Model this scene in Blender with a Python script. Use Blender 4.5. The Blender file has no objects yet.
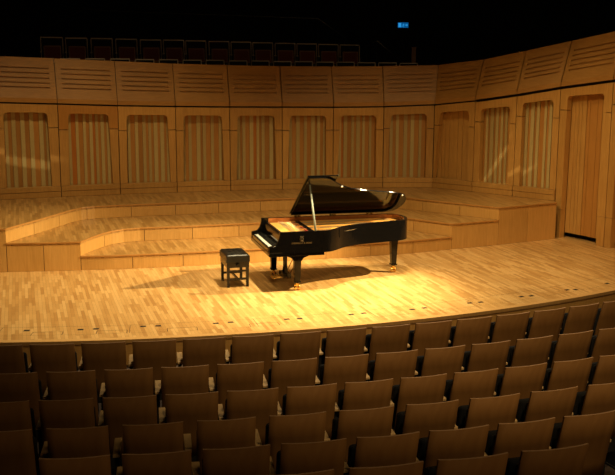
import bpy, bmesh, math, random
from mathutils import Vector, Matrix
random.seed(7)
C = bpy.context.scene.collection
PI = math.pi

# ------------------------------------------------------------------ materials
def new_mat(name):
    m = bpy.data.materials.new(name); m.use_nodes = True
    return m, m.node_tree.nodes, m.node_tree.links, m.node_tree.nodes['Principled BSDF']

def plain(name, col, rough=.5, metal=0., spec=.5, coat=0., noise=.12, scale=30):
    m, n, l, b = new_mat(name)
    b.inputs['Roughness'].default_value = rough
    b.inputs['Metallic'].default_value = metal
    b.inputs['Specular IOR Level'].default_value = spec
    b.inputs['Coat Weight'].default_value = coat
    b.inputs['Coat Roughness'].default_value = .03
    tc = n.new('ShaderNodeTexCoord'); t = n.new('ShaderNodeTexNoise'); t.inputs['Scale'].default_value = scale
    r = n.new('ShaderNodeMapRange'); r.inputs['To Min'].default_value = 1 - noise; r.inputs['To Max'].default_value = 1 + noise
    mx = n.new('ShaderNodeVectorMath'); mx.operation = 'SCALE'; mx.inputs[0].default_value = col[:3]
    l.new(tc.outputs['Object'], t.inputs['Vector']); l.new(t.outputs['Fac'], r.inputs['Value'])
    l.new(r.outputs['Result'], mx.inputs['Scale']); l.new(mx.outputs['Vector'], b.inputs['Base Color'])
    return m

def veneer(name, c1, c2, rough=.38, stretch=(9, 9, .7), spec=.45, bump=.03, per_object=.0, noise=4.):
    """wood with a soft grain along z (object space)"""
    m, n, l, b = new_mat(name)
    tc = n.new('ShaderNodeTexCoord'); mp = n.new('ShaderNodeMapping'); mp.inputs['Scale'].default_value = stretch
    t = n.new('ShaderNodeTexNoise'); t.inputs['Scale'].default_value = noise; t.inputs['Detail'].default_value = 6; t.inputs['Distortion'].default_value = .6
    t2 = n.new('ShaderNodeTexNoise'); t2.inputs['Scale'].default_value = .9; t2.inputs['Detail'].default_value = 3
    ad = n.new('ShaderNodeMath'); ad.operation = 'ADD'
    ml = n.new('ShaderNodeMath'); ml.operation = 'MULTIPLY'; ml.inputs[1].default_value = .5
    cr = n.new('ShaderNodeValToRGB')
    cr.color_ramp.elements[0].position = .36; cr.color_ramp.elements[0].color = (*c1, 1)
    cr.color_ramp.elements[1].position = .64; cr.color_ramp.elements[1].color = (*c2, 1)
    l.new(tc.outputs['Object'], mp.inputs['Vector']); l.new(mp.outputs['Vector'], t.inputs['Vector']); l.new(tc.outputs['Object'], t2.inputs['Vector'])
    l.new(t.outputs['Fac'], ad.inputs[0]); l.new(t2.outputs['Fac'], ad.inputs[1]); l.new(ad.outputs[0], ml.inputs[0]); l.new(ml.outputs[0], cr.inputs['Fac'])
    if per_object:
        oi = n.new('ShaderNodeObjectInfo'); r = n.new('ShaderNodeMapRange')
        r.inputs['To Min'].default_value = 1 - per_object; r.inputs['To Max'].default_value = 1 + per_object
        sc = n.new('ShaderNodeVectorMath'); sc.operation = 'SCALE'
        l.new(oi.outputs['Random'], r.inputs['Value']); l.new(cr.outputs['Color'], sc.inputs[0]); l.new(r.outputs['Result'], sc.inputs['Scale'])
        l.new(sc.outputs['Vector'], b.inputs['Base Color'])
    else:
        l.new(cr.outputs['Color'], b.inputs['Base Color'])
    b.inputs['Roughness'].default_value = rough; b.inputs['Specular IOR Level'].default_value = spec
    bp = n.new('ShaderNodeBump'); bp.inputs['Strength'].default_value = bump
    l.new(t.outputs['Fac'], bp.inputs['Height']); l.new(bp.outputs['Normal'], b.inputs['Normal'])
    return m

HALL = math.radians(16.8)      # the hall's axis is turned this much against the camera's heading
def parquet(name, cols, rough=.3, bw=.52, bh=.050):
    """strip parquet: staggered boards laid along the hall's axis, each with its own tone"""
    m, n, l, b = new_mat(name)
    tc = n.new('ShaderNodeTexCoord'); mp = n.new('ShaderNodeMapping')
    mp.inputs['Rotation'].default_value = (0, 0, -(PI/2 + HALL))
    br = n.new('ShaderNodeTexBrick'); br.inputs['Scale'].default_value = 1
    br.inputs['Brick Width'].default_value = bw; br.inputs['Row Height'].default_value = bh
    br.inputs['Mortar Size'].default_value = .0012; br.inputs['Mortar Smooth'].default_value = .3
    br.inputs['Color1'].default_value = (0, 0, 0, 1); br.inputs['Color2'].default_value = (1, 1, 1, 1); br.inputs['Mortar'].default_value = (.0, .0, .0, 1)
    br.offset = .37; br.offset_frequency = 2; br.squash = 1.0
    cr = n.new('ShaderNodeValToRGB'); cr.color_ramp.interpolation = 'LINEAR'
    e = cr.color_ramp.elements
    e[0].position = 0; e[0].color = (*cols[0], 1); e[1].position = 1; e[1].color = (*cols[-1], 1)
    for i, c in enumerate(cols[1:-1]):
        x = e.new((i + 1) / (len(cols) - 1)); x.color = (*c, 1)
    g = n.new('ShaderNodeTexNoise'); g.inputs['Scale'].default_value = 3; g.inputs['Detail'].default_value = 5
    mp2 = n.new('ShaderNodeMapping'); mp2.inputs['Scale'].default_value = (1, 14, 1); mp2.inputs['Rotation'].default_value = mp.inputs['Rotation'].default_value
    big = n.new('ShaderNodeTexNoise'); big.inputs['Scale'].default_value = .5
    r = n.new('ShaderNodeMapRange'); r.inputs['To Min'].default_value = .84; r.inputs['To Max'].default_value = 1.16
    r2 = n.new('ShaderNodeMapRange'); r2.inputs['To Min'].default_value = .85; r2.inputs['To Max'].default_value = 1.15
    k = n.new('ShaderNodeMath'); k.operation = 'MULTIPLY'
    sc = n.new('ShaderNodeVectorMath'); sc.operation = 'SCALE'
    mo = n.new('ShaderNodeMix'); mo.data_type = 'RGBA'; mo.inputs['B'].default_value = (.10, .045, .015, 1)
    l.new(tc.outputs['Object'], mp.inputs['Vector']); l.new(mp.outputs['Vector'], br.inputs['Vector']); l.new(br.outputs['Color'], cr.inputs['Fac'])
    l.new(tc.outputs['Object'], mp2.inputs['Vector']); l.new(mp2.outputs['Vector'], g.inputs['Vector']); l.new(tc.outputs['Object'], big.inputs['Vector'])
    l.new(g.outputs['Fac'], r.inputs['Value']); l.new(big.outputs['Fac'], r2.inputs['Value'])
    l.new(r.outputs['Result'], k.inputs[0]); l.new(r2.outputs['Result'], k.inputs[1])
    l.new(cr.outputs['Color'], sc.inputs[0]); l.new(k.outputs[0], sc.inputs['Scale'])
    l.new(sc.outputs['Vector'], mo.inputs['A'])
    fm = n.new('ShaderNodeMath'); fm.operation = 'MULTIPLY'; fm.inputs[1].default_value = .55
    l.new(br.outputs['Fac'], fm.inputs[0]); l.new(fm.outputs[0], mo.inputs['Factor']); l.new(mo.outputs['Result'], b.inputs['Base Color'])
    b.inputs['Roughness'].default_value = rough
    return m

M = {}
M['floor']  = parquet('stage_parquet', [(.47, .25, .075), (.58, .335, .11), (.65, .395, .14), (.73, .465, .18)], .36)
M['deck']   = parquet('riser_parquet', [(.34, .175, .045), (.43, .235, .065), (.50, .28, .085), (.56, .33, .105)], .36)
M['wall']   = veneer('maple_veneer', (.47, .24, .058), (.61, .345, .095), .4, per_object=.10)
M['wall_dark'] = veneer('maple_veneer_orange', (.44, .19, .035), (.54, .26, .055), .4)
M['fascia'] = veneer('maple_veneer_balcony', (.39, .19, .043), (.49, .255, .066), .5, stretch=(1.2, 1.2, 9), per_object=.05)
M['riserf'] = veneer('riser_veneer', (.55, .305, .08), (.68, .40, .125), .36, per_object=.08)
M['nosing'] = veneer('nosing_wood', (.44, .215, .055), (.54, .28, .08), .35)
M['edge']   = veneer('stage_edge_wood', (.58, .33, .11), (.68, .41, .15), .4)
M['groove'] = plain('dark_groove', (.05, .022, .008), .9)  # dark tone for the trench joints and the riser carcass
M['slat_pale'] = plain('slat_pale', (.54, .43, .18), .5)
M['slat_pale2'] = plain('slat_pale_grey', (.48, .37, .15), .5)
M['slat_tan'] = veneer('slat_tan', (.44, .20, .042), (.54, .26, .06), .45)
M['slat_brown'] = veneer('slat_brown', (.36, .165, .035), (.44, .215, .05), .45)
M['slat_red'] = veneer('slat_red', (.46, .155, .02), (.54, .20, .03), .45)
M['black_wall'] = plain('black_paint', (.006, .006, .006), .9)
M['dark_gap'] = plain('dark_gap', (.01, .008, .006), .8)
M['seat_ply'] = veneer('seat_ply', (.25, .118, .036), (.33, .165, .052), .65, spec=.15, stretch=(3.2, 3.2, .5), per_object=.12, noise=3.)
M['edge_highlight'] = plain('seat_edge_highlight', (.66, .42, .25), .4)  # pale top edge of the backs: highlight painted into the colour
M['seat_black'] = plain('seat_black_cloth', (.010, .010, .012), .95)
M['arm_wood'] = veneer('armrest_wood', (.74, .48, .21), (.84, .58, .28), .4)
M['stanchion'] = plain('black_steel', (.02, .018, .016), .5)
M['carpet'] = plain('dark_stalls_floor', (.05, .03, .02), .8)
M['piano'] = plain('black_lacquer', (.004, .0036, .0034), .07, spec=.24, coat=.0, noise=.05)
M['piano_satin'] = plain('black_satin', (.012, .011, .010), .25, spec=.5)
M['ivory'] = plain('white_keys', (.82, .84, .74), .25)
M['ebony'] = plain('black_keys', (.01, .01, .01), .25)
M['gold'] = plain('gold_plate', (.98, .60, .16), .4, metal=.45, noise=.1)
M['brass'] = plain('brass', (.90, .62, .20), .22, metal=1)
M['spruce'] = veneer('soundboard', (.72, .44, .15), (.82, .54, .20), .35)
M['mahogany'] = veneer('inner_rim', (.30, .10, .025), (.38, .14, .04), .25)
M['felt_red'] = plain('red_felt', (.45, .02, .02), .9)
M['felt_white'] = plain('damper_felt', (.55, .5, .42), .9)
M['steel'] = plain('string_steel', (.75, .6, .38), .3, metal=1)
M['letter'] = plain('gold_letters', (.11, .078, .035), .45, metal=.4)
M['leather'] = plain('black_leather', (.010, .011, .010), .36, spec=.4, noise=.3, scale=60)
M['bench_wood'] = plain('bench_black_wood', (.012, .010, .008), .25, spec=.4)
M['stick'] = plain('prop_stick_reflection', (.30, .34, .29), .18, spec=.8)  # pale colour paints in the light reflected by the stick
M['bumper'] = plain('white_rubber', (.85, .85, .85), .4)
M['rail'] = plain('steel_rail', (.20, .19, .17), .35, metal=.8)
M['bal_frame'] = plain('balcony_seat_frame', (.80, .64, .48), .5)
M['bal_red'] = plain('balcony_seat_cloth', (.20, .045, .022), .9)
M['bal_wood'] = plain('balcony_seat_wood', (.34, .15, .06), .5)
M['post'] = veneer('post_wood', (.30, .14, .04), (.38, .18, .06), .5)

def emis(name, col, s):
    m, n, l, b = new_mat(name)
    b.inputs['Base Color'].default_value = (0, 0, 0, 1)
    b.inputs['Emission Color'].default_value = (*col, 1); b.inputs['Emission Strength'].default_value = s
    return m
M['exit_glow'] = emis('exit_panel', (.0, .16, .50), .55)
M['exit_pict'] = emis('exit_pictogram', (.03, .40, .95), .8)
M['lens'] = emis('lamp_lens', (1, .75, .42), 2.)

# ------------------------------------------------------------------ mesh helpers
def BM(): return bmesh.new()

def face(bm, pts, mi=0):
    f = bm.faces.new([bm.verts.new(p) for p in pts]); f.material_index = mi
    return f

def prism(bm, front, ex, mi=0, side=None):
    """front: list of 3-D points, ex: extrusion vector"""
    ex = Vector(ex); A = [bm.verts.new(Vector(p)) for p in front]; B = [bm.verts.new(Vector(p) + ex) for p in front]
    n = len(A); s = mi if side is None else side
    f = bm.faces.new(A); f.material_index = mi
    f = bm.faces.new(B[::-1]); f.material_index = mi
    for i in range(n):
        f = bm.faces.new([A[i], B[i], B[(i+1) % n], A[(i+1) % n]][::-1]); f.material_index = s

def box(bm, x0, x1, y0, y1, z0, z1, mi=0):
    prism(bm, [(x0, y0, z0), (x1, y0, z0), (x1, y0, z1), (x0, y0, z1)], (0, y1-y0, 0), mi)

def tube(bm, pts, r, seg=8, mi=0, cap=True):
    pts = [Vector(p) for p in pts]; rr = r if isinstance(r, (list, tuple)) else [r]*len(pts)
    rings = []
    for i, p in enumerate(pts):
        d = (pts[min(i+1, len(pts)-1)] - pts[max(i-1, 0)]).normalized()
        a = Vector((0, 0, 1)) if abs(d.z) < .9 else Vector((1, 0, 0))
        u = d.cross(a).normalized(); v = d.cross(u).normalized()
        rings.append([bm.verts.new(p + rr[i]*(math.cos(2*PI*k/seg)*u + math.sin(2*PI*k/seg)*v)) for k in range(seg)])
    for a, b in zip(rings[:-1], rings[1:]):
        for k in range(seg):
            f = bm.faces.new([a[k], a[(k+1) % seg], b[(k+1) % seg], b[k]]); f.material_index = mi; f.smooth = True
    if cap:
        for q in (rings[0][::-1], rings[-1]):
            f = bm.faces.new(q); f.material_index = mi

def taper(bm, cx, cy, z0, z1, w0, w1, d0=None, d1=None, mi=0):
    d0 = w0 if d0 is None else d0; d1 = w1 if d1 is None else d1
    lo = [bm.verts.new((cx+sx*w0/2, cy+sy*d0/2, z0)) for sx, sy in ((-1, -1), (1, -1), (1, 1), (-1, 1))]
    hi = [bm.verts.new((cx+sx*w1/2, cy+sy*d1/2, z1)) for sx, sy in ((-1, -1), (1, -1), (1, 1), (-1, 1))]
    for f in ([lo[::-1]] + [hi] + [[lo[i], lo[(i+1) % 4], hi[(i+1) % 4], hi[i]] for i in range(4)]):
        q = bm.faces.new(f); q.material_index = mi

def obj(name, bm, mats, parent=None, bevel=0, smooth=False):
    bmesh.ops.recalc_face_normals(bm, faces=bm.faces)
    me = bpy.data.meshes.new(name); bm.to_mesh(me); bm.free()
    for m in (mats if isinstance(mats, (list, tuple)) else [mats]): me.materials.append(m)
    if smooth:
        for p in me.polygons: p.use_smooth = True
    o = bpy.data.objects.new(name, me); C.objects.link(o); o.parent = parent
    if bevel:
        b = o.modifiers.new('bevel', 'BEVEL'); b.width = bevel; b.segments = 2; b.limit_method = 'ANGLE'
    return o

def thing(name, label, cat, loc=(0, 0, 0), rz=0, group=None):
    o = bpy.data.objects.new(name, None); C.objects.link(o)
    o.location = loc; o.rotation_euler = (0, 0, rz); o.empty_display_size = .1
    tag(o, label, cat, group); return o

def tag(o, label, cat, group=None):
    o['label'] = label; o['category'] = cat
    if group: o['group'] = group
    return o

def struct(o): o['kind'] = 'structure'; return o

def dup(root, loc, rz, label, group=None):
    r = root.copy(); C.objects.link(r); r.location = loc; r.rotation_euler = (0, 0, rz); r['label'] = label
    if group: r['group'] = group
    for ch in list(root.children):
        c = ch.copy(); C.objects.link(c); c.parent = r
        for g in ch.children:
            d = g.copy(); C.objects.link(d); d.parent = c
    return r

# ------------------------------------------------------------------ stage floor
SC = Vector((-5.05, 30.1))            # centre of the stage edge and of the seating arcs
RS = 17.83
LOW = -.38                            # stalls floor level at the first row
def arc(R, a0, a1, n, z=0):
    return [Vector((SC.x + R*math.sin(a0+(a1-a0)*i/n), SC.y - R*math.cos(a0+(a1-a0)*i/n), z)) for i in range(n+1)]
A0, A1 = math.radians(-32), math.radians(46)
bm = BM()
front = arc(RS, A0, A1, 60)
poly = front + [Vector((9.2, 22.5, 0)), Vector((5, 26, 0)), Vector((-10, 24, 0)), Vector((-14.5, 19, 0))]
prism(bm, poly, (0, 0, -.06))
struct(obj('floor', bm, M['floor']))
bm = BM()                                               # curved fascia under the stage edge
o_, i_ = arc(RS+.012, A0, A1, 60, 0.001), arc(RS-.10, A0, A1, 60, 0.001)
for k in range(60):
    a, b, c, d = o_[k], o_[k+1], i_[k+1], i_[k]
    h = Vector((0, 0, -.05))
    prism(bm, [a, b, c, d], h)                          # edge board
o_, i_ = arc(RS-.03, A0, A1, 60, -.05), arc(RS-.09, A0, A1, 60, -.05)
for k in range(60):
    prism(bm, [o_[k], o_[k+1], i_[k+1], i_[k]], (0, 0, LOW+.05), 1)
struct(obj('trim_1', bm, [M['edge'], M['riserf']]))
# thin joints of the service trench along the edge
bm = BM()
def ribbon(bm, pts, w, z=.0012):
    for a, b in zip(pts[:-1], pts[1:]):
        d = (Vector(b)-Vector(a)); d.z = 0; n = Vector((-d.y, d.x, 0)).normalized()*w/2
        a2, b2 = Vector(a), Vector(b); a2.z = b2.z = z
        face(bm, [a2-n, b2-n, b2+n, a2+n])
ribbon(bm, arc(17.10, A0, A1, 70), .004); ribbon(bm, arc(17.52, A0, A1, 70), .003)
for k in range(26):
    a = A0 + .03 + k*.052
    if k % 2: ribbon(bm, arc(17.10, a, a, 1)[:1] + arc(17.52, a, a, 1)[:1], .005)
for px in (-3.6, -2.72, -1.75, -.6):
    a = math.asin((px - SC.x)/17.5); q = arc(17.36, a-.012, a+.012, 2); q2 = arc(17.52, a-.012, a+.012, 2)
    ribbon(bm, [q2[0], q[0], q[1], q[2], q2[2]], .008)
j = obj('trim_2', bm, M['groove']); struct(j)

# ------------------------------------------------------------------ floor sockets
SOCK = [(-3.93,12.87),(-3.19,12.93),(-2.98,12.97),(-2.34,13.11),(-2.13,13.14),(-1.32,13.29),(-1.11,13.35),(-.30,13.53),(-.11,13.57),(.66,13.81),(.85,13.89),
        (1.61,14.13),(1.81,14.22),(2.56,14.54),(2.74,14.60),(3.47,14.97),(3.64,15.03),(4.34,15.46),(4.49,15.49),(5.16,15.95)]
ORD = ['first','second','third','fourth','fifth','sixth','seventh','eighth','ninth','tenth','eleventh','twelfth','thirteenth','fourteenth','fifteenth','sixteenth','seventeenth','eighteenth','nineteenth','twentieth']
proto = None
for i, (x, y) in enumerate(SOCK):
    a = math.atan2(x-SC.x, SC.y-y)
    lab = 'small dark floor socket set in the parquet near the stage edge, %s from the left' % ORD[i]
    if proto is None:
        proto = thing('floor_socket', lab, 'floor socket', (x, y, 0), a, 'floor sockets along the front of the stage')
        bm = BM(); box(bm, -.042, .042, -.03, .03, -.004, .003); obj('frame', bm, M['rail'], proto)
        bm = BM(); box(bm, -.036, .036, -.024, .024, .003, .005); obj('lid', bm, M['dark_gap'], proto)
    else: dup(proto, (x, y, 0), a, lab)

# ------------------------------------------------------------------ risers
T1 = [(-4.10,16.84),(-3.55,16.93),(-3.0,17.05),(-2.17,17.26),(-1.05,17.58),(.0,17.88),(1.0,18.17),(1.96,18.50),(2.93,18.98)]
T2L = [(-5.38,16.66),(-4.74,16.74),(-4.10,16.84)]
T2C = [(-4.10,16.84),(-4.00,17.30),(-3.90,17.66),(-3.78,17.95),(-3.58,18.20),(-3.28,18.36),(-2.9,18.45),(-2.35,18.60),(-1.13,18.99),(-.2,19.26),(.8,19.55),(1.5,19.76),(1.95,19.80),(2.2,19.62),(2.93,18.98)]
T2R = [(2.93,18.98),(3.45,19.23),(3.97,19.48)]
T3L = [(-8.2,16.2),(-7.0,16.40),(-5.38,16.66)]
T3C = [(-5.38,16.66),(-5.22,17.25),(-5.06,17.78),(-4.90,18.40),(-4.76,18.95),(-4.63,19.22),(-4.40,19.44),(-4.02,19.60),(-3.3,19.83),(-2.5,20.07),(-1.6,20.38),(-.6,20.71),(.4,20.93),(1.3,21.08),(1.85,21.08),(2.2,20.94),(2.66,20.55),(3.2,20.12),(3.97,19.48)]
T3R = [(3.97,19.48),(4.66,19.86),(5.36,20.24)]
WALLP = [(-9.3,19.0),(-8.0,19.7),(-6.7,20.3),(-5.45,20.85),(-4.23,21.3),(-3.0,21.68),(-1.8,22.02),(-.6,22.3),(.6,22.52),(1.8,22.7),(3.0,22.72),(3.84,22.01),(4.62,21.24),(5.39,20.51),(6.12,19.30),(6.78,18.05),(7.2,16.7),(7.4,15.2)]
H1, H2, H3 = .262, .528, .79

def off(pts, d):
    """offset an open 2-D polyline by d to the audience side (right of travel)"""
    P = [Vector(p) for p in pts]; out = []
    for i, p in enumerate(P):
        ns = []
        if i: t = (P[i]-P[i-1]).normalized(); ns.append(Vector((t.y, -t.x)))
        if i < len(P)-1: t = (P[i+1]-P[i]).normalized(); ns.append(Vector((t.y, -t.x)))
        n = sum(ns, Vector((0, 0))); n = n/len(ns); n = n/max(n.length_squared, .35)
        out.append(p + n*d)
    return out

def strip_solid(bm, pts, d0, d1, z0, z1, mi=0):
    a, b = off(pts, d1), off(pts, d0)
    poly = [Vector((p.x, p.y, z0)) for p in a] + [Vector((p.x, p.y, z0)) for p in b[::-1]]
    for i in range(len(pts)-1):
        q = [a[i], a[i+1], b[i+1], b[i]]
        prism(bm, [Vector((p.x, p.y, z0)) for p in q], (0, 0, z1-z0), mi)

def chop(pts, step):
    """cut a polyline into stretches of about equal length"""
    P = [Vector(p) for p in pts]; L = [0]
    for a, b in zip(P[:-1], P[1:]): L.append(L[-1] + (b-a).length)
    n = max(1, round(L[-1]/step+.3)); cuts = [L[-1]*k/n for k in range(n+1)]
    def at(s):
        for i in range(len(P)-1):
            if s <= L[i+1]+1e-9: return P[i].lerp(P[i+1], (s-L[i])/(L[i+1]-L[i]))
        return P[-1]
    return [[at(c0+.005)] + [P[i] for i in range(len(P)) if c0+.03 < L[i] < c1-.03] + [at(c1-.005)] for c0, c1 in zip(cuts[:-1], cuts[1:])]

def tier(label, deck_poly, fronts, zt):
    """fronts: list of (polyline, bottom z)"""
    t = thing('choir_riser', label, 'stage riser', (0, 0, 0), 0, 'stepped risers behind the piano')
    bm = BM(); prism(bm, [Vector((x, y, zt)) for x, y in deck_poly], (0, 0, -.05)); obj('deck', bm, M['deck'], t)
    for pl, zb in fronts:
        bm = BM(); strip_solid(bm, pl, -.045, -.022, zb+.001, zt-.05)      # dark carcass behind the panel joints
        obj('carcass', bm, M['groove'], t)
        bm = BM(); strip_solid(bm, pl, -.03, .012, zt-.026, zt+.004); obj('nosing', bm, M['nosing'], t, .004)
        for c in chop(pl, .98):
            bm = BM(); strip_solid(bm, c, -.022, -.002, zb+.004, zt-.030); obj('front_panel', bm, M['riserf'], t)
    return t
tier('lowest curved wooden riser directly behind the piano, one step high',
     T1 + [(x, y+.0) for x, y in off(T2C[::-1], .04)][1:-1], [(T1, 0)], H1)
tier('middle curved wooden riser, two steps high, between the lowest and the top riser',
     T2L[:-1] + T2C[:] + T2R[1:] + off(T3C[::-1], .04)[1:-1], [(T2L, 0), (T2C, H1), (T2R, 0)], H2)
wall_in = off(WALLP[:14], .02)
tier('top wooden riser, three steps high, running along the slatted back wall',
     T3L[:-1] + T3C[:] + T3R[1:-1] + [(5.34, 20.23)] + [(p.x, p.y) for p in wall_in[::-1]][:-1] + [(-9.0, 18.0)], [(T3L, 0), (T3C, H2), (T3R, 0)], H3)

# ------------------------------------------------------------------ walls
ZJ = [3.0, 2.93, 2.87, 2.82, 2.77, 2.74, 2.72, 2.71, 2.70, 2.71, 2.76, 2.88, 3.04, 3.22, 3.39, 3.55, 3.68, 3.75]       # joint under the balcony front
ZT = [4.0, 3.93, 3.85, 3.80, 3.75, 3.70, 3.67, 3.65, 3.65, 3.66, 3.69, 3.82, 4.01, 4.21, 4.42, 4.6, 4.78, 4.9]       # top of the balcony front
SLL = [0, .03, .03, .02, .02, .03, .03, .05, .08, .11, .14, .0, .0, .03, .03, 0, 0]
SLR = [0, .04, .04, .06, .05, .04, .04, .01, .0, .0, .0, .0, .0, .0, .0, 0, 0]
wb = BM()
strip_solid(wb, WALLP[:14], -.42, -.36, 0, 2.6); strip_solid(wb, WALLP[13:], -.42, -.36, 0, 3.1)
for i in range(1, len(WALLP)-1):     # black strips added behind the panel joints to keep the seams dark
    n = (off(WALLP, 1)[i]-Vector(WALLP[i])).normalized(); t = Vector((-n.y, n.x)); p = Vector(WALLP[i])
    q = [p+t*.03-n*.05, p-t*.03-n*.05, p-t*.03-n*.13, p+t*.03-n*.13]
    prism(wb, [Vector((v.x, v.y, H3 if i < 13 else .02)) for v in q], (0, 0, ZJ[i]-.06-(H3 if i < 13 else .02)))
wall_back = struct(obj('wall_back', wb, M['black_wall']))

def wall_bay(i):
    A, B = Vector(WALLP[i]), Vector(WALLP[i+1]); L = (B-A).length; t = (B-A)/L; nrm = Vector((t.y, -t.x))
    door = i >= 13
    zb = .0 if door else H3
    zs = 1.03                       # sill
    za, zc = ZJ[i]-.015, ZJ[i+1]-.015
    if i >= 11: za -= .015; zc -= .015
    def W(s, d, z): p = A + t*s + nrm*d; return Vector((p.x, p.y, z))
    g = .008
    mg = (.215 if i < 4 else .19)*L/1.3
    ol, orr = mg, L-mg             # opening at its top
    bl, br_ = ol-SLL[i], orr+SLR[i]
    mid = (za+zc)/2-.18; otl, otr = mid+(za-zc)*.22, mid-(za-zc)*.22
    seam = .5*(za+zc)-.52
    ob = .10 if door else zs
    dep = -.14
    ex = (-nrm.x*.14, -nrm.y*.14, 0)
    ztop = lambda s: za+(zc-za)*s/L
    # x of the opening's edges at height z
    fl = lambda z: bl+(ol-bl)*(z-ob)/(otl-ob); fr = lambda z: br_+(orr-br_)*(z-ob)/(otr-ob)
    bm = BM()
    sl0 = zb if door else zs+.0
    cuts = [sl0, seam-.007] if not door else [sl0, .62, .626, seam-.007]
    for k in range(0, len(cuts), 2):
        z0, z1 = cuts[k], cuts[k+1]
        prism(bm, [W(g, 0, z0), W(fl(max(z0, ob)), 0, z0), W(fl(z1), 0, z1), W(g, 0, z1)], ex)
        prism(bm, [W(fr(max(z0, ob)), 0, z0), W(L-g, 0, z0), W(L-g, 0, z1), W(fr(z1), 0, z1)], ex)
    r = .09; zs2 = seam+.007
    hd = [W(g, 0, zs2), W(fl(zs2), 0, zs2)]
    for k in range(6):
        a = PI - k*PI/10; hd.append(W(ol+r+r*math.cos(a), 0, otl-r+r*math.sin(a)))
    for k in range(6):
        a = PI/2 - k*PI/10; hd.append(W(orr-r+r*math.cos(a), 0, otr-r+r*math.sin(a)))
    hd += [W(fr(zs2), 0, zs2), W(L-g, 0, zs2), W(L-g, 0, zc), W(g, 0, za)]
    prism(bm, hd, ex, 1 if i == 3 else 0)
    obj('wall_panel', bm, [M['wall'], M['wall_dark']], wall_back, .003)
    if not door:                    # two-board skirting that carries the sill
        bm = BM()
        for z0, z1, d in ((H3+.003, H3+.125, .02), (H3+.13, zs-.004, .03)):
            prism(bm, [W(g, d, z0), W(L-g, d, z0), W(L-g, d, z1), W(g, d, z1)], (-nrm.x*(d+.14), -nrm.y*(d+.14), 0))
        obj('skirting', bm, M['wall'], wall_back, .003)
    # slatted screen at the back of the recess
    bm = BM(); rnd = random.Random(31+i)
    s = ol-.14; e = orr+.14; k = 0
    wood = i in (10, 13, 14, 15, 16)
    zt_ = max(otl, otr)+.05
    box_ = lambda s0, s1, d, z0, z1, mi: prism(bm, [W(s0, d, z0), W(s1, d, z0), W(s1, d, z1), W(s0, d, z1)], (-nrm.x*.03, -nrm.y*.03, 0), mi)
    reds = {3: (1, 4), 8: (1,), 6: (3,)}.get(i, ())
    while s < e:
        if wood:
            w = rnd.choice((.085, .105, .125)); mi = rnd.choice((5, 5, 2)); d = dep-.03 - rnd.choice((0, .0, .012))
        elif k % 2 == 0:
            w = rnd.choice((.062, .072, .088)); mi = 0 if rnd.random() < .6 else 1; d = dep-.015
        else:
            w = rnd.choice((.058, .075, .10, .115)); mi = 4 if (k//2) in reds else rnd.choice((2, 2, 3)); d = dep-.032
        box_(s, min(s+w, e+.03)-(.008 if wood else .003), d, zb+(.11 if door else .15), zt_, mi); s += w; k += 1
    o = obj('slat_screen', bm, [M['slat_pale'], M['slat_pale2'], M['slat_tan'], M['slat_brown'], M['slat_red'], M['wall']], wall_back)
    if i < 10 or i > 10:            # thin cross seam on the screen
        pass
for i in range(len(WALLP)-1): wall_bay(i)

# balcony front: one canted, grooved panel per bay
def bal_panel(i, par):
    V = off(WALLP, 0); A, B = Vector(WALLP[i]), Vector(WALLP[i+1])
    def nv(k):
        n = off(WALLP, 1)[k] - Vector(WALLP[k]); return n
    nA, nB = nv(i), nv(i+1); L = (B-A).length; g = .010/L
    rows = [(0, .0, 0), (.13, .0, 0)]
    def P(u, v, dz=0, inset=0):
        # v 0..1 : 0 = lower joint, .17 = bend, 1 = top edge
        u2 = g+(1-2*g)*u
        a = A.lerp(B, u2); n = nA.lerp(nB, u2); n = n/n.length
        z0 = ZJ[i]+(ZJ[i+1]-ZJ[i])*u2 + (.02 if i < 11 else .03); z1 = ZT[i]+(ZT[i+1]-ZT[i])*u2
        z = z0+(z1-z0)*v
        back = 0.
        if v > .10: q = (v-.10)/.9; back = .30*q - .03*math.sin(min(1, q*3)*PI)*0
        p = a - n*(back+inset)
        return Vector((p.x, p.y, z))
    vs = [0, .05, .10, .14, .18]
    gr = [.335, .435, .545, .655, .765]
    for q in gr: vs += [q-.017, q+.017]
    vs += [.93, 1.0]; vs = sorted(vs)
    us = [0, .09, .5, .91, 1]
    bm = BM(); vc = {}
    def vert(u, v, ins):
        k = (u, v, ins)
        if k not in vc: vc[k] = bm.verts.new(P(u, v, 0, ins))
        return vc[k]
    isg = lambda v0, v1: any(abs((v0+v1)/2-q) < .005 for q in gr)
    for a, b in zip(vs[:-1], vs[1:]):
        for c, d in zip(us[:-1], us[1:]):
            ins = .03 if isg(a, b) and .05 < (c+d)/2 < .95 else 0
            f = bm.faces.new([vert(c, a, ins), vert(d, a, ins), vert(d, b, ins), vert(c, b, ins)])
            if ins:
                bm.faces.new([vert(c, a, 0), vert(d, a, 0), vert(d, a, ins), vert(c, a, ins)])
                bm.faces.new([vert(c, b, 0), vert(d, b, 0), vert(d, b, ins), vert(c, b, ins)])
                if c == us[1]: bm.faces.new([vert(c, a, 0), vert(c, b, 0), vert(c, b, ins), vert(c, a, ins)])
                if d == us[3]: bm.faces.new([vert(d, a, 0), vert(d, b, 0), vert(d, b, ins), vert(d, a, ins)])
    # top, back and ends
    T = .07
    tl, tr = vert(0, 1.0, 0), vert(1, 1.0, 0)
    f = bm.faces.new([vert(0, 1.0, 0), vert(.5, 1., 0), vert(1, 1.0, 0), vert(1, 1.0, T), vert(0, 1.0, T)])
    bm.faces.new([vert(0, 1.0, T), vert(1, 1.0, T), vert(1, 0, T), vert(0, 0, T)])
    bm.faces.new([vert(0, 0, 0), vert(1, 0, 0), vert(1, 0, T), vert(0, 0, T)])
    obj('fascia_panel', bm, M['fascia'], par)
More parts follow.
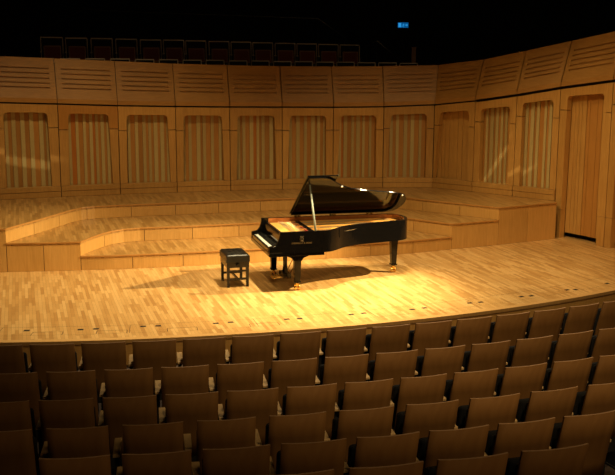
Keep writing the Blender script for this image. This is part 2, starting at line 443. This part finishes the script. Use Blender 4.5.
bal = thing('balcony_parapet', 'canted wooden balcony front with rows of grooves above the slatted wall', 'balcony front', (0, 0, 0))
for i in range(len(WALLP)-1): bal_panel(i, bal)
bm = BM()
for i in range(len(WALLP)-1):      # dark core behind the joints
    A, B = off(WALLP, -.10)[i], off(WALLP, -.10)[i+1]; A2, B2 = off(WALLP, -.12)[i], off(WALLP, -.12)[i+1]
    f = [Vector((A.x, A.y, ZJ[i]-.15)), Vector((B.x, B.y, ZJ[i+1]-.15)), Vector((B.x, B.y, ZJ[i+1]+.12)), Vector((A.x, A.y, ZJ[i]+.12))]
    prism(bm, f, (A2.x-A.x, A2.y-A.y, 0))
    A, B = off(WALLP, -.40)[i], off(WALLP, -.40)[i+1]; A2 = off(WALLP, -.42)[i]
    f = [Vector((A.x, A.y, ZJ[i]-.15)), Vector((B.x, B.y, ZJ[i+1]-.15)), Vector((B.x, B.y, ZT[i+1]-.10)), Vector((A.x, A.y, ZT[i]-.10))]
    prism(bm, f, (A2.x-A.x, A2.y-A.y, 0))
obj('core', bm, M['dark_gap'], bal)

# ------------------------------------------------------------------ dark hall shell
bm = BM(); box(bm, -22, 20, 33, 33.2, -1, 11); struct(obj('wall_far', bm, M['black_wall']))
bm = BM(); box(bm, -22.2, -22, -7, 33, -1, 11); struct(obj('wall_left', bm, M['black_wall']))
bm = BM(); box(bm, 20, 20.2, -7, 33, -1, 11); struct(obj('wall_right', bm, M['black_wall']))
bm = BM(); box(bm, -22, 20, -7.2, -7, -1, 11); struct(obj('wall_rear', bm, M['black_wall']))
bm = BM(); box(bm, -22, 20, -7.2, 33.2, 11, 11.2); struct(obj('ceiling', bm, M['black_wall']))
# balcony floor behind the parapet, two levels
bm = BM()
ring = off(WALLP, -.42); ring2 = off(WALLP[:11], -1.25)
prism(bm, [Vector((p.x, p.y, 2.95)) for p in ring] + [Vector((16, 15.2, 2.95)), Vector((16, 32, 2.95)), Vector((-18, 32, 2.95)), Vector((-18, 19, 2.95))], (0, 0, -.1))
prism(bm, [Vector((p.x, p.y, 3.32)) for p in ring2] + [Vector((3.6, 32, 3.32)), Vector((-18, 32, 3.32)), Vector((-18, 20, 3.32))], (0, 0, -.37))
struct(obj('floor', bm, M['black_wall']))

# ------------------------------------------------------------------ balcony seats
def balcony_seat(label, group):
    """faces the stage; the origin is on the floor under the back"""
    t = thing('balcony_chair', label, 'seat', (0, 0, 0), 0, group)
    bm = BM()                        # frame: inverted U
    H = .95
    tube(bm, [(-.245, 0, .42), (-.25, .05, H-.03), (-.235, .052, H)], .012, 6)
    tube(bm, [(.245, 0, .42), (.25, .05, H-.03), (.235, .052, H)], .012, 6)
    box(bm, -.25, .25, .035, .065, H-.025, H); obj('back_frame', bm, M['bal_frame'], t)
    bm = BM(); prism(bm, [(-.235, 0, .42), (.235, 0, .42), (.235, .045, H-.025), (-.235, .045, H-.025)], (0, .05, 0)); obj('backrest', bm, M['seat_black'], t, .01)
    bm = BM(); prism(bm, [(-.20, -.10, .42), (.20, -.10, .42), (.20, -.045, .76), (-.20, -.045, .76)], (0, .06, 0)); obj('seat_shell', bm, M['bal_wood'], t, .02)
    bm = BM(); prism(bm, [(-.17, -.108, .45), (.17, -.108, .45), (.17, -.058, .73), (-.17, -.058, .73)], (0, .02, 0)); obj('seat_cushion', bm, M['bal_red'], t)
    bm = BM(); box(bm, -.275, -.25, -.16, .03, .60, .63)
    obj('armrest', bm, M['bal_frame'], t)
    bm = BM(); box(bm, -.27, -.255, -.10, -.03, 0, .6); box(bm, -.22, .22, 0, .03, .30, .45); box(bm, .255, .27, -.10, -.03, 0, .6)
    obj('stanchion', bm, M['stanchion'], t)
    return t
REAR = [(-5.96,22.53,4.30),(-5.43,22.72,4.29),(-4.88,22.92,4.29),(-4.33,23.10,4.28),(-3.78,23.27,4.27),(-3.25,23.43,4.27),(-2.73,23.58,4.26),(-2.18,23.73,4.25),(-1.65,23.85,4.24),(-1.12,23.98,4.23),(-.57,24.08,4.22),(-.03,24.18,4.21),(.51,24.27,4.20),(1.05,24.35,4.19)]
FRONT = [(-6.37,21.26,3.83),(-5.87,21.49,3.84),(-5.34,21.69,3.84),(-4.82,21.88,3.84),(-4.29,22.07,3.84),(-3.76,22.23,3.83),(-3.23,22.39,3.83),(-2.70,22.54,3.82),(-2.18,22.69,3.82),(-1.65,22.82,3.81),(-1.13,22.95,3.81),(-.61,23.06,3.80),(-.10,23.15,3.80),(.41,23.25,3.79),(.91,23.32,3.79),(1.42,23.40,3.78),(1.93,23.44,3.78),(2.44,23.42,3.77)]
bs = None
for grp, L, zf, txt in (('seats in the second balcony row', REAR, 3.32, 'black balcony seat with dark red tipped-up cushion, upper row, %s from the left'),
                   ('seats in the front balcony row', FRONT, 2.95, 'balcony seat showing only its top edge over the balcony front, %s from the left')):
    for i, (x, y, z) in enumerate(L):
        a, b = L[max(0, i-1)], L[min(len(L)-1, i+1)]; rz = math.atan2(b[1]-a[1], b[0]-a[0])
        if bs is None: bs = balcony_seat(txt % ORD[i], grp); o = bs; o.location = (x, y, zf); o.rotation_euler.z = rz
        else: o = dup(bs, (x, y, zf), rz, txt % ORD[i], grp)
        o.scale.z = (z-zf-(.03 if grp.startswith('seats in the front') else 0))/.95
        if grp.startswith('seats in the front'): o.scale.x = .86

# rails, post and exit sign up on the balcony
def railing(name, label, pts, posts, group):
    t = thing(name, label, 'railing', (pts[0][0], pts[0][1], 3.32), 0, group)
    off_ = Vector((pts[0][0], pts[0][1], 3.32))
    bm = BM(); tube(bm, [Vector(p)-off_ for p in pts], .016, 6); obj('handrail', bm, M['rail'], t)
    for p in posts:
        q = Vector(p)-off_; bm = BM(); tube(bm, [q, (q.x, q.y, 0)], .012, 6); obj('baluster', bm, M['stanchion'], t)
railing('handrail', 'long thin steel handrail running high across the dark balcony behind the seats', [(-8.14, 26, 4.15), (-5.98, 26, 5.11), (-4.22, 26, 5.04), (.26, 26, 4.90), (.98, 26, 4.4)],
        [(-8.14, 26, 4.15), (-5.98, 26, 5.11), (-4.22, 26, 5.04), (-2., 26, 4.97), (.26, 26, 4.9), (.98, 26, 4.4)], 'balcony rails')
railing('handrail', 'short sloping stair handrail right of the balcony seats', [(1.50, 25, 4.17), (1.77, 25, 4.30), (2.40, 25, 3.80)], [(1.50, 25, 4.17), (1.77, 25, 4.30), (2.4, 25, 3.8)], 'balcony rails')
bm = BM(); box(bm, -.05, .05, -.05, .05, 0, .80); box(bm, -.06, .06, -.06, .06, .80, .82)
o = obj('timber_post', bm, M['post']); o.location = (2.68, 24.6, 3.32); tag(o, 'short brown timber post standing at the right end of the balcony', 'post')
ex_ = thing('exit_sign', 'small glowing blue emergency exit sign with running figure, high on the dark wall', 'exit sign', (2.63, 27.0, 4.70))
bm = BM(); box(bm, -.155, .155, 0, .05, 0, .16); obj('housing', bm, M['stanchion'], ex_)
bm = BM(); box(bm, -.145, .145, -.006, 0, .01, .15); obj('panel', bm, M['exit_glow'], ex_)
bm = BM()                                           # doorway, running figure, arrow
box(bm, -.130, -.055, -.010, -.006, .025, .135)
tube(bm, [(.015, -.009, .12), (.016, -.009, .121)], .013, 8)
for a, b in (((.012, .108), (.0, .07)), ((.0, .07), (.022, .05)), ((.022, .05), (.018, .022)), ((.0, .07), (-.018, .048)), ((-.018, .048), (-.04, .045)), ((.012, .1), (.035, .085)), ((.012, .1), (-.016, .095))):
    tube(bm, [(a[0], -.009, a[1]), (b[0], -.009, b[1])], .007, 6)
prism(bm, [(.055, -.010, .07), (.095, -.010, .07), (.095, -.010, .045), (.132, -.010, .08), (.095, -.010, .115), (.095, -.010, .09), (.055, -.010, .09)], (0, .004, 0))
obj('pictogram', bm, M['exit_pict'], ex_)
bm = BM(); tube(bm, [(0, .03, .16), (0, .03, 6.3)], .008, 6); obj('hanger', bm, M['stanchion'], ex_)

# ------------------------------------------------------------------ auditorium seats
WB, PT = .488, .58
def hall_seat(label, group, H=.98):
    """origin on the floor under the backrest's top edge; +y faces the stage"""
    t = thing('auditorium_chair', label, 'seat', (0, 0, 0), 0, group)
    # plywood back: curved shell, reclined
    bm = BM(); N = 8; rows = [(.30, .17), (.5, .125), (.75, .06), (H, 0.)]
    def P(k, z, y, th): 
        x = -WB/2 + WB*k/N; c = .030*(2*x/WB)**2
        return Vector((x, y+c+th, z))
    vr = {}
    for s, th in ((0, 0.), (1, .018)):
        for r, (z, y) in enumerate(rows):
            for k in range(N+1):
                zz = z
                if r == 3: zz = z - .004*(1-(2*k/N-1)**2)*0
                vr[s, r, k] = bm.verts.new(P(k, zz, y, th))
    for r in range(3):
        for k in range(N):
            f = bm.faces.new([vr[0, r, k], vr[0, r, k+1], vr[0, r+1, k+1], vr[0, r+1, k]]); f.smooth = True
            f = bm.faces.new([vr[1, r, k], vr[1, r, k+1], vr[1, r+1, k+1], vr[1, r+1, k]]); f.smooth = True
        for k in (0, N):
            bm.faces.new([vr[0, r, k], vr[1, r, k], vr[1, r+1, k], vr[0, r+1, k]])
    for k in range(N):
        f = bm.faces.new([vr[0, 3, k], vr[0, 3, k+1], vr[1, 3, k+1], vr[1, 3, k]]); f.material_index = 1
        bm.faces.new([vr[0, 0, k], vr[0, 0, k+1], vr[1, 0, k+1], vr[1, 0, k]])
    obj('backrest', bm, [M['seat_ply'], M['edge_highlight']], t)
    bm = BM(); prism(bm, [(-.215, .215, .36), (-.215, .28, .36), (-.215, .175, H-.15), (-.215, .10, H-.11), (-.215, .085, H-.13)], (.43, 0, 0))
    obj('back_pad', bm, M['seat_black'], t, .02)
    bm = BM(); prism(bm, [(-.232, .29, .36), (-.232, .40, .40), (-.232, .33, H-.17), (-.232, .22, H-.145)], (.464, 0, 0))
    obj('seat_cushion', bm, M['seat_black'], t, .03)
    bm = BM(); prism(bm, [(PT/2-.03, .19, H-.345), (PT/2+.03, .19, H-.345), (PT/2+.033, .52, H-.325), (PT/2-.033, .52, H-.325)], (0, 0, .028))
    obj('armrest', bm, M['arm_wood'], t, .006)
    bm = BM(); box(bm, PT/2-.018, PT/2+.018, .24, .44, 0, H-.345); box(bm, PT/2-.03, PT/2+.03, .2, .5, 0, .02)
    box(bm, -.20, .20, .17, .36, .22, .36); box(bm, .19, PT/2, .24, .30, .26, .33); box(bm, -PT/2, -.19, .24, .30, .26, .33)
    obj('stanchion', bm, M['stanchion'], t)
    return t
R1, DR = 20.041, 1.015
Pr = [.566, .578, .572, .604, .571, .588]; a0 = [.082, .099, .104, .113, .119, .200]
KR = [(-2, 15), (-2, 13), (-2, 12), (-2, 10), (-2, 9), (-6, 5)]
zt = [.605 - .021*k + .028*k*k for k in range(7)]
rowname = ['front row by the stage', 'second row from the stage', 'third row from the stage', 'fourth row from the stage', 'fifth row from the stage', 'nearest row']
hs = None
f_cam, th_cam, H_cam = 950., math.atan((237.5-65)/950.), 3.68
for r in range(6):
    R = R1 + DR*r; zf = zt[r]-.98; n = 0
    for k in range(KR[r][0], KR[r][1]+1):
        a = a0[r] + k*Pr[r]/R
        x, y = SC.x + R*math.sin(a), SC.y - R*math.cos(a)
        ang = math.atan2(x, y)*180/PI
        if not -19.2 < ang < 19.3: continue
        if r == 5 and ang < -5.5: pass
        lab = 'dark brown plywood seat seen from behind, %s, %s from left' % (rowname[r], ORD[n])
        grp = 'auditorium seats, ' + rowname[r]; n += 1
        if hs is None: hs = hall_seat(lab, grp); hs.location = (x, y, zf); hs.rotation_euler.z = a
        else: dup(hs, (x, y, zf), a, lab, grp)

# stalls floor: one shallow step per row
bm = BM()
def ringstep(R0, R1_, z):
    o1, o2 = arc(R0, A0, A1, 40, z), arc(R1_, A0, A1, 40, z)
    for k in range(40): prism(bm, [o1[k], o1[k+1], o2[k+1], o2[k]], (0, 0, -1.2-z))
ringstep(RS-.09, R1+.28, zt[0]-.98-.0)
for r in range(1, 6): ringstep(R1+DR*(r-1)+.28, R1+DR*r+.28, zt[r]-.98)
ringstep(R1+DR*5+.28, R1+DR*5+6.5, zt[5]-.98+.25)
struct(obj('floor', bm, M['carpet']))

# ------------------------------------------------------------------ grand piano
PX, PY, YAW = -.809, 15.853, .249
pn = thing('grand_piano', 'glossy black concert grand piano with raised lid standing centre stage', 'grand piano', (PX, PY, 0), YAW)
def cat(P, n=8):
    """smooth a control polyline (Catmull-Rom)"""
    P = [Vector(p) for p in P]; out = []
    for i in range(len(P)-1):
        p0, p1, p2, p3 = P[max(i-1, 0)], P[i], P[i+1], P[min(i+2, len(P)-1)]
        for k in range(n):
            t = k/n; out.append(.5*((2*p1)+(p2-p0)*t+(2*p0-5*p1+4*p2-p3)*t*t+(3*p1-p0-3*p2+p3)*t**3))
    out.append(P[-1]); return out
def case_outline(u0, inset=0.):
    """treble side forward-back: starts near/front, runs along the bentside, round the tail and back along the straight bass side"""
    near = [(u0, -.78), (.9, -.78)]
    bent = cat([(.9, -.78), (1.02, -.765), (1.16, -.66), (1.32, -.49), (1.52, -.35), (1.80, -.235), (2.1, -.16), (2.36, -.10), (2.55, -.03), (2.67, .09), (2.735, .28), (2.73, .50), (2.66, .68), (2.52, .765), (2.36, .78)], 5)
    pts = [Vector(near[0])] + bent + [Vector((u0, .78))]
    if inset:
        q = off([(p.x, p.y) for p in pts], -inset); q[0].x = u0; q[-1].x = u0; return q
    return pts
ZB, ZR = .655, 1.01
out_, inn = case_outline(.22), case_outline(.22, .055)
bm = BM()
for i in range(len(out_)-1):                      # rim: closed band of constant thickness
    q = [out_[i], out_[i+1], inn[i+1], inn[i]]
    prism(bm, [Vector((p.x, p.y, ZB)) for p in q], (0, 0, ZR-ZB))
bmesh.ops.remove_doubles(bm, verts=bm.verts, dist=.0005)
obj('rim', bm, M['piano'], pn)
bm = BM(); prism(bm, [Vector((p.x, p.y, ZB+.05)) for p in inn], (0, 0, .02)); obj('bottom_board', bm, M['piano_satin'], pn)
bm = BM(); i2 = case_outline(.30, .06)
i3 = case_outline(.30, .066)
for i in range(len(i2)-1):
    prism(bm, [Vector((p.x, p.y, .87)) for p in (i2[i], i2[i+1], i3[i+1], i3[i])], (0, 0, .135))
obj('inner_rim', bm, M['mahogany'], pn)
bm = BM(); prism(bm, [Vector((p.x, p.y, .895)) for p in case_outline(.45, .066)], (0, 0, .012)); obj('soundboard', bm, M['spruce'], pn)
# cast plate with struts
bm = BM()
pl = case_outline(.46, .10); pl2 = case_outline(.46, .19)
for i in range(len(pl)-1):
    prism(bm, [Vector((p.x, p.y, .91)) for p in (pl[i], pl[i+1], pl2[i+1], pl2[i])], (0, 0, .022))
box(bm, .315, .74, -.70, .70, .905, .925)          # tuning-pin field
for v, ue in ((-.48, 1.30), (-.20, 1.55), (.08, 1.95), (.36, 2.45), (.60, 2.35)):
    box(bm, .66, ue, v-.014, v+.014, .905, .955)
obj('cast_plate', bm, M['gold'], pn, .004)
bm = BM()
for k in range(70):                                # strings fan towards the tail
    v = -.66 + 1.32*k/69; ue = 2.5 if v > .1 else 1.2 + (v+.7)*1.45
    ue = min(ue, 2.5); tube(bm, [(.60, v, .935), (ue, v*.86+.05, .932)], .0022, 4, cap=False)
o = obj('strings', bm, M['steel'], pn); o['kind'] = 'stuff'
bm = BM()
for k in range(80):
    v = -.66+1.32*k/79
    for u in (.47, .50, .53): tube(bm, [(u, v, .92), (u, v, .95)], .0035, 4)
o = obj('tuning_pins', bm, M['steel'], pn); o['kind'] = 'stuff'
bm = BM()
for k in range(60):
    v = -.50+1.14*k/59; box(bm, .76, .83, v-.005, v+.005, .942, .962)
o = obj('dampers', bm, M['ebony'], pn); o['kind'] = 'stuff'
bm = BM(); box(bm, .72, .735, -.62, .66, .935, .95); obj('felt_strip', bm, M['felt_red'], pn)
# keybed, arms, key slip, fallboard, keys
bm = BM(); box(bm, 0, .34, -.78, .78, .605, .672); box(bm, .30, .93, -.772, .70, .605, .66); obj('keybed', bm, M['piano'], pn, .006)
bm = BM(); box(bm, .005, .03, -.665, .665, .672, .735); obj('key_slip', bm, M['piano'], pn, .004)
for s in (-1, 1):
    bm = BM(); prof = [(.0, .672), (.0, .765), (.02, .78), (.07, .785)] + [(.07+.11*math.sin(a), .785+.225*(1-math.cos(a))) for a in [PI/2*k/6 for k in range(1, 7)]] + [(.225, 1.01), (.225, .672)]
    v0 = s*.78; prism(bm, [Vector((u, v0, z)) for u, z in prof], (0, -s*.065, 0)); obj('arm', bm, M['piano'], pn, .005)
    bm = BM(); box(bm, .03, .19, min(s*.715, s*.665), max(s*.715, s*.665), .672, .765); obj('key_block', bm, M['piano'], pn, .005)
wk = BM(); nW = 52; w = 1.23/nW
for k in range(nW):
    v = -.615 + k*w; box(wk, .035, .185, v+.0006, v+w-.0006, .70, .745)
o = obj('white_keys', wk, M['ivory'], pn)
bk = BM()
for k in range(nW-1):
    if (k % 7) in (0, 2, 3, 5, 6):
        v = -.615+(k+1)*w; box(bk, .09, .185, v-.0055, v+.0055, .745, .757)
o = obj('black_keys', bk, M['ebony'], pn)
bm = BM(); box(bm, .035, .185, .62, .665, .69, .742); box(bm, .035, .185, -.665, -.62, .69, .742); obj('end_block', bm, M['piano_satin'], pn)
bm = BM(); prism(bm, [(.188, -.66, .72), (.205, -.66, .72), (.242, -.66, .93), (.225, -.66, .945), (.212, -.66, .93)], (0, 1.32, 0)); obj('fallboard', bm, M['piano'], pn, .003)
bm = BM(); box(bm, .245, .31, -.715, .715, .90, .915); obj('pin_block_cover', bm, M['piano'], pn, .003)
bm = BM(); box(bm, .26, .30, -.724, .724, .915, .94)
obj('music_shelf', bm, M['piano_satin'], pn, .003)
# small things lying on the plate by the keyboard end: closed music desk slide
# lid: hinged on the bass side
LA = math.radians(31.5)
hin = Vector((0, .79, 1.022))
def lidp(u, r, t=0):
    """point on the open lid: r = distance from hinge, t = thickness offset upward from the lid's underside"""
    return Vector((u, hin.y - r*math.cos(LA) + t*math.sin(LA)*1, hin.z + r*math.sin(LA) + t*math.cos(LA)))
lo = case_outline(.72)
bm = BM(); pts = [lidp(p.x + .0, .79-p.y + (.012 if p.y < .7 else 0)) for p in lo]
ex = lidp(0, 0, .022)-lidp(0, 0, 0)
pts = [lidp(.72, .015)] + pts[:-1] if False else pts
prism(bm, pts, ex); obj('lid', bm, M['piano'], pn, .003)
# front flap folded back on top of the main lid
bm = BM(); pts = [lidp(.70, 1.59, .03), lidp(1.22, 1.59, .03), lidp(1.22, .02, .03), lidp(.70, .02, .03)]
prism(bm, pts, ex); obj('lid_flap', bm, M['piano'], pn, .003)
for u, r, nm in ((1.02, 1.5, 0), (2.62, .60, 1)):
    pass
bmp = BM()
for u, v in ((1.36, -.45), (2.58, -.0)):
    p = lidp(u, .79-v, 0); d = lidp(0, 0, -.018)-lidp(0, 0, 0); tube(bmp, [p, p+d], .018, 8)
obj('bumper', bmp, M['bumper'], pn)
bm = BM()
for u in (.85, 1.5, 2.2): tube(bm, [(u-.06, .79, 1.016), (u+.06, .79, 1.016)], .009, 8)
obj('hinge', bm, M['brass'], pn)
# prop stick
top = lidp(.78, 1.34, -.005); base = Vector((.80, -.70, .95))
bm = BM(); tube(bm, [base, base.lerp(top, .5), top], [.021, .019, .015], 8); obj('prop_stick', bm, M['stick'], pn)
bm = BM(); b2 = base + Vector((.0, .03, 0)); 
tube(bm, [base.lerp(top, .80), lidp(.74, .95, -.01)], .010, 6); obj('short_prop', bm, M['piano_satin'], pn)
# legs
def leg(u, v, plate, sc=1.0):
    o = bpy.data.objects
    bm = BM()
    if plate:       # moulded bracket under the keybed
        prof = [(-.20, ZB-.05), (-.17, ZB-.075), (-.10, ZB-.10), (-.068, ZB-.15), (.068, ZB-.15), (.10, ZB-.10), (.17, ZB-.075), (.20, ZB-.05)]
        prism(bm, [Vector((u+a, v-.07, z)) for a, z in prof], (0, .14, 0))
        if v < 0: pass
    else:
        taper(bm, u, v, ZB-.06, ZB, .14, .16)
        box(bm, u-.09, u+.09, v-.09, v+.09, ZB-.02, ZB+.055)
    taper(bm, u, v, .16, ZB-.06, .092, .128)
    taper(bm, u, v, .135, .16, .115, .115)
    l_ = obj('leg', bm, M['piano'], pn, .005)
    bm = BM()
    tube(bm, [(u, v, .137), (u, v, .085)], [.030, .022], 10); box(bm, u-.05, u+.05, v-.018, v+.018, .07, .095)
    for s in (-1, 1): tube(bm, [(u+s*.030-.012, v, .045), (u+s*.030+.012, v, .045)], .045, 14)
    tube(bm, [(u-.045, v, .045), (u+.045, v, .045)], .012, 8)
    obj('caster', bm, M['brass'], l_, 0)
leg(.50, -.62, True); leg(.33, .44, True); leg(2.52, .34, False)
# lyre with pedals
ly = BM(); LU = .44
for s in (-1, 1):
    tube(ly, [(LU, s*.10, ZB), (LU, s*.085, .48), (LU, s*.07, .30), (LU, s*.10, .16)], [.026, .022, .022, .026], 8)
box(ly, LU-.07, LU+.07, -.17, .17, .10, .18); box(ly, LU-.05, LU+.05, -.14, .14, .60, ZB)
lyo = obj('pedal_lyre', ly, M['piano'], pn, .004)
for s in (-1, 0, 1):
    bm = BM(); prism(bm, [(LU-.07, s*.085-.018, .112), (LU-.07, s*.085+.018, .112), (LU-.22, s*.085+.026, .085), (LU-.24, s*.085, .083), (LU-.22, s*.085-.026, .085)], (0, 0, .014)); obj('pedal', bm, M['brass'], lyo, .003)
for s in (-1, 1):
    bm = BM(); tube(bm, [(LU+.06, s*.12, .17), (LU+.34, s*.14, ZB+.04)], .009, 6); obj('brace_rod', bm, M['brass'], lyo)
bm = BM()
for s in (-1, 1): box(bm, .34, 2.0 if s > 0 else 1.5, s*.25-.05, s*.25+.05, ZB-.01, ZB+.05)
obj('beam', bm, M['piano_satin'], pn)
# maker's name and lyre emblem on the treble side
def text(body, size, u, z, par):
    cu = bpy.data.curves.new('lettering', 'FONT'); cu.body = body; cu.size = size; cu.align_x = 'CENTER'; cu.align_y = 'CENTER'; cu.extrude = .0008; cu.offset = .0012; cu.space_character = 1.12
    o = bpy.data.objects.new('lettering_curve', cu); C.objects.link(o); bpy.context.view_layer.update()
    me = bpy.data.meshes.new_from_object(o.evaluated_get(bpy.context.evaluated_depsgraph_get())); bpy.data.objects.remove(o)
    m = bpy.data.objects.new('lettering', me); C.objects.link(m); me.materials.clear(); me.materials.append(M['letter'])
    m.parent = par; m.location = (u, -.7815, z); m.rotation_euler = (PI/2, 0, 0); return m
text('STEINWAY & SONS', .036, .54, .82, pn)
bm = BM()                                            # emblem: small lyre with a crown bar
def ln(p, w=.0035): tube(bm, [(x, -.7815, z) for x, z in p], w, 5)
cx, cz = .54, .895
for s in (-1, 1):
    ln([(cx+s*.012, cz-.035), (cx+s*.030, cz-.012), (cx+s*.026, cz+.010), (cx+s*.012, cz+.026), (cx+s*.020, cz+.040), (cx+s*.032, cz+.036)])
ln([(cx-.022, cz-.036), (cx+.022, cz-.036)], .005); ln([(cx-.018, cz+.022), (cx+.018, cz+.022)])
for q in (-.007, 0, .007): ln([(cx+q, cz-.034), (cx+q, cz+.022)], .0015)
ln([(cx-.03, cz-.044), (cx+.03, cz-.044)], .003); ln([(cx, cz+.022), (cx, cz+.044)], .003)
obj('emblem', bm, M['letter'], pn)

# ------------------------------------------------------------------ piano bench
bn = thing('piano_bench', 'black tufted leather piano bench standing at the keyboard', 'piano bench', (-1.24, 15.845, 0), YAW+.02)
BW, BL, BH = .39, .61, .56
bm = BM(); NX, NY = 18, 28; g = {}
bu = [(-.10+.2*((k) % 2)*1., 0) for k in range(1)]
but = [(-.085, -.20), (.085, -.20), (0, -.10), (-.085, 0), (.085, 0), (0, .10), (-.085, .20), (.085, .20)]
for i in range(NX+1):
    for j in range(NY+1):
        x = -BW/2-.005+(BW+.01)*i/NX; y = -BL/2-.005+(BL+.01)*j/NY
        e = min(1, min(BW/2+.006-abs(x), BL/2+.006-abs(y))/.035); z = BH+.0 - .03*(1-e)**2
        for bx, by in but: d = math.hypot(x-bx, y-by); z -= .020*math.exp(-(d/.028)**2)
        g[i, j] = bm.verts.new((x, y, z))
for i in range(NX):
    for j in range(NY):
        f = bm.faces.new([g[i, j], g[i+1, j], g[i+1, j+1], g[i, j+1]]); f.smooth = True
ring_ = [g[i, 0] for i in range(NX+1)] + [g[NX, j] for j in range(1, NY+1)] + [g[i, NY] for i in range(NX-1, -1, -1)] + [g[0, j] for j in range(NY-1, 0, -1)]
low = [bm.verts.new((v.co.x*1.01, v.co.y*1.01, .435)) for v in ring_]
for k in range(len(ring_)): bm.faces.new([ring_[k], ring_[(k+1) % len(ring_)], low[(k+1) % len(ring_)], low[k]])
bm.faces.new(low)
obj('cushion', bm, M['leather'], bn)
bm = BM()
for bx, by in but: tube(bm, [(bx, by, BH-.026), (bx, by, BH-.016)], .009, 8)
obj('tufting_buttons', bm, M['bench_wood'], bn)
bm = BM(); box(bm, -BW/2+.004, BW/2-.004, -BL/2+.004, BL/2-.004, .335, .436); obj('apron', bm, M['bench_wood'], bn, .004)
for sx in (-1, 1):
    for sy in (-1, 1):
        bm = BM(); taper(bm, sx*(BW/2-.032), sy*(BL/2-.032), 0, .336, .042, .050); obj('leg', bm, M['bench_wood'], bn, .003)
for sy in (-1, 1):
    bm = BM(); tube(bm, [(0, sy*BL/2, .385), (0, sy*(BL/2+.025), .385), (0, sy*(BL/2+.026), .385), (0, sy*(BL/2+.055), .385)], [.010, .010, .030, .030], 14); obj('knob', bm, M['piano'], bn)
bm = BM()
for sy in (-1, 1): box(bm, -BW/2+.03, BW/2-.03, sy*(BL/2-.032)-.014, sy*(BL/2-.032)+.014, .12, .155)
box(bm, -.016, .016, -BL/2+.03, BL/2-.03, .12, .15); box(bm, -BW/2+.03, BW/2-.03, -BL/2+.02, -BL/2+.045, .26, .29)
obj('stretcher', bm, M['bench_wood'], bn)

# ------------------------------------------------------------------ lights (stage lanterns hung in the dark roof, plus added spots and streak beams)
def spot(loc, tgt, power, ang, blend, col, r=.12, lab=None):
    d = bpy.data.lights.new('spot_light', 'SPOT'); d.energy = power; d.spot_size = math.radians(ang); d.spot_blend = blend; d.color = col; d.shadow_soft_size = r
    o = bpy.data.objects.new('spot_light', d); C.objects.link(o); o.location = loc
    o.rotation_euler = (Vector(tgt)-Vector(loc)).to_track_quat('-Z', 'Y').to_euler(); return o
WARM = (1, .71, .34)
spot((1.2, 13.6, 10.6), (.6, 15.0, 0), 8000, 32, 1., (1, .80, .43), .12)        # pool in front of the piano
spot((.6, 15.2, 10.8), (.6, 14.6, 0), 3500, 68, 1., (1, .78, .48), .25)                  # general downlight
spot((7.0, 15.75, 6.15), (-1.8, 15.5, .3), 9500, 44, .7, (1, .76, .40), .05)    # low side light from the right balcony
spot((-3.6, 14.0, 10.8), (-3.8, 18.4, 0), 2250, 62, 1., WARM, .2)               # steep washes on the risers and wall
spot((2.4, 14.0, 10.8), (2.4, 18.6, 0), 2000, 62, 1., WARM, .2)
spot((-2.5, 13.0, 10.6), (6.0, 19.0, 0), 2600, 38, 1., WARM, .25)              # added wash to brighten the right-hand wall
spot((3.0, 2.5, 9.5), (2.0, 13.5, -.2), 1700, 56, 1., WARM, .3)                  # added spot standing in for spill on the stage edge
spot((2.0, 4.0, 8.5), (.2, 16.0, 1.0), 650, 14, .8, WARM, .12)                  # front light on the piano
def reflection_streak(loc, tgt, power, ang, thin, roll):       # added thin beams imitating reflections off the lid on the side walls
    o = spot(loc, tgt, power, ang, .7, (1, .82, .50), .02); o.scale = (1, thin, 1)
    o.rotation_euler = (o.rotation_euler.to_matrix() @ Matrix.Rotation(math.radians(roll), 3, 'Z')).to_euler()
reflection_streak((-3.0, 14.5, 9.5), (-6.05, 20.6, 1.72), 1300, 10, .09, -9)
reflection_streak((1.0, 13.5, 9.5), (4.25, 21.6, 1.62), 1800, 6, .10, 40)
reflection_streak((1.0, 13.5, 9.5), (4.6, 21.2, 1.38), 1800, 6.5, .08, 15)
d = bpy.data.lights.new('house_light', 'AREA'); d.energy = 400; d.size = 8; d.color = (1, .66, .30)
o = bpy.data.objects.new('house_light', d); C.objects.link(o); o.location = (7, 1.0, 10.8); o.rotation_euler = (math.radians(25), 0, 0)

w = bpy.data.worlds.new('hall'); bpy.context.scene.world = w; w.use_nodes = True
w.node_tree.nodes['Background'].inputs['Color'].default_value = (.02, .012, .006, 1); w.node_tree.nodes['Background'].inputs['Strength'].default_value = .2

# ------------------------------------------------------------------ camera
cam = bpy.data.cameras.new('camera'); co = bpy.data.objects.new('camera', cam); C.objects.link(co)
cam.sensor_width = 36; cam.lens = 950/615*36; cam.clip_end = 200
co.matrix_world = Matrix.Translation((0, 0, H_cam)) @ Matrix.Rotation(PI/2-th_cam, 4, 'X') @ Matrix.Rotation(.004, 4, 'Z')
s = bpy.context.scene; s.camera = co
s.view_settings.view_transform = 'Standard'; s.view_settings.look = 'None'; s.view_settings.exposure = -.14; s.view_settings.gamma = 1
s.view_settings.use_curve_mapping = False
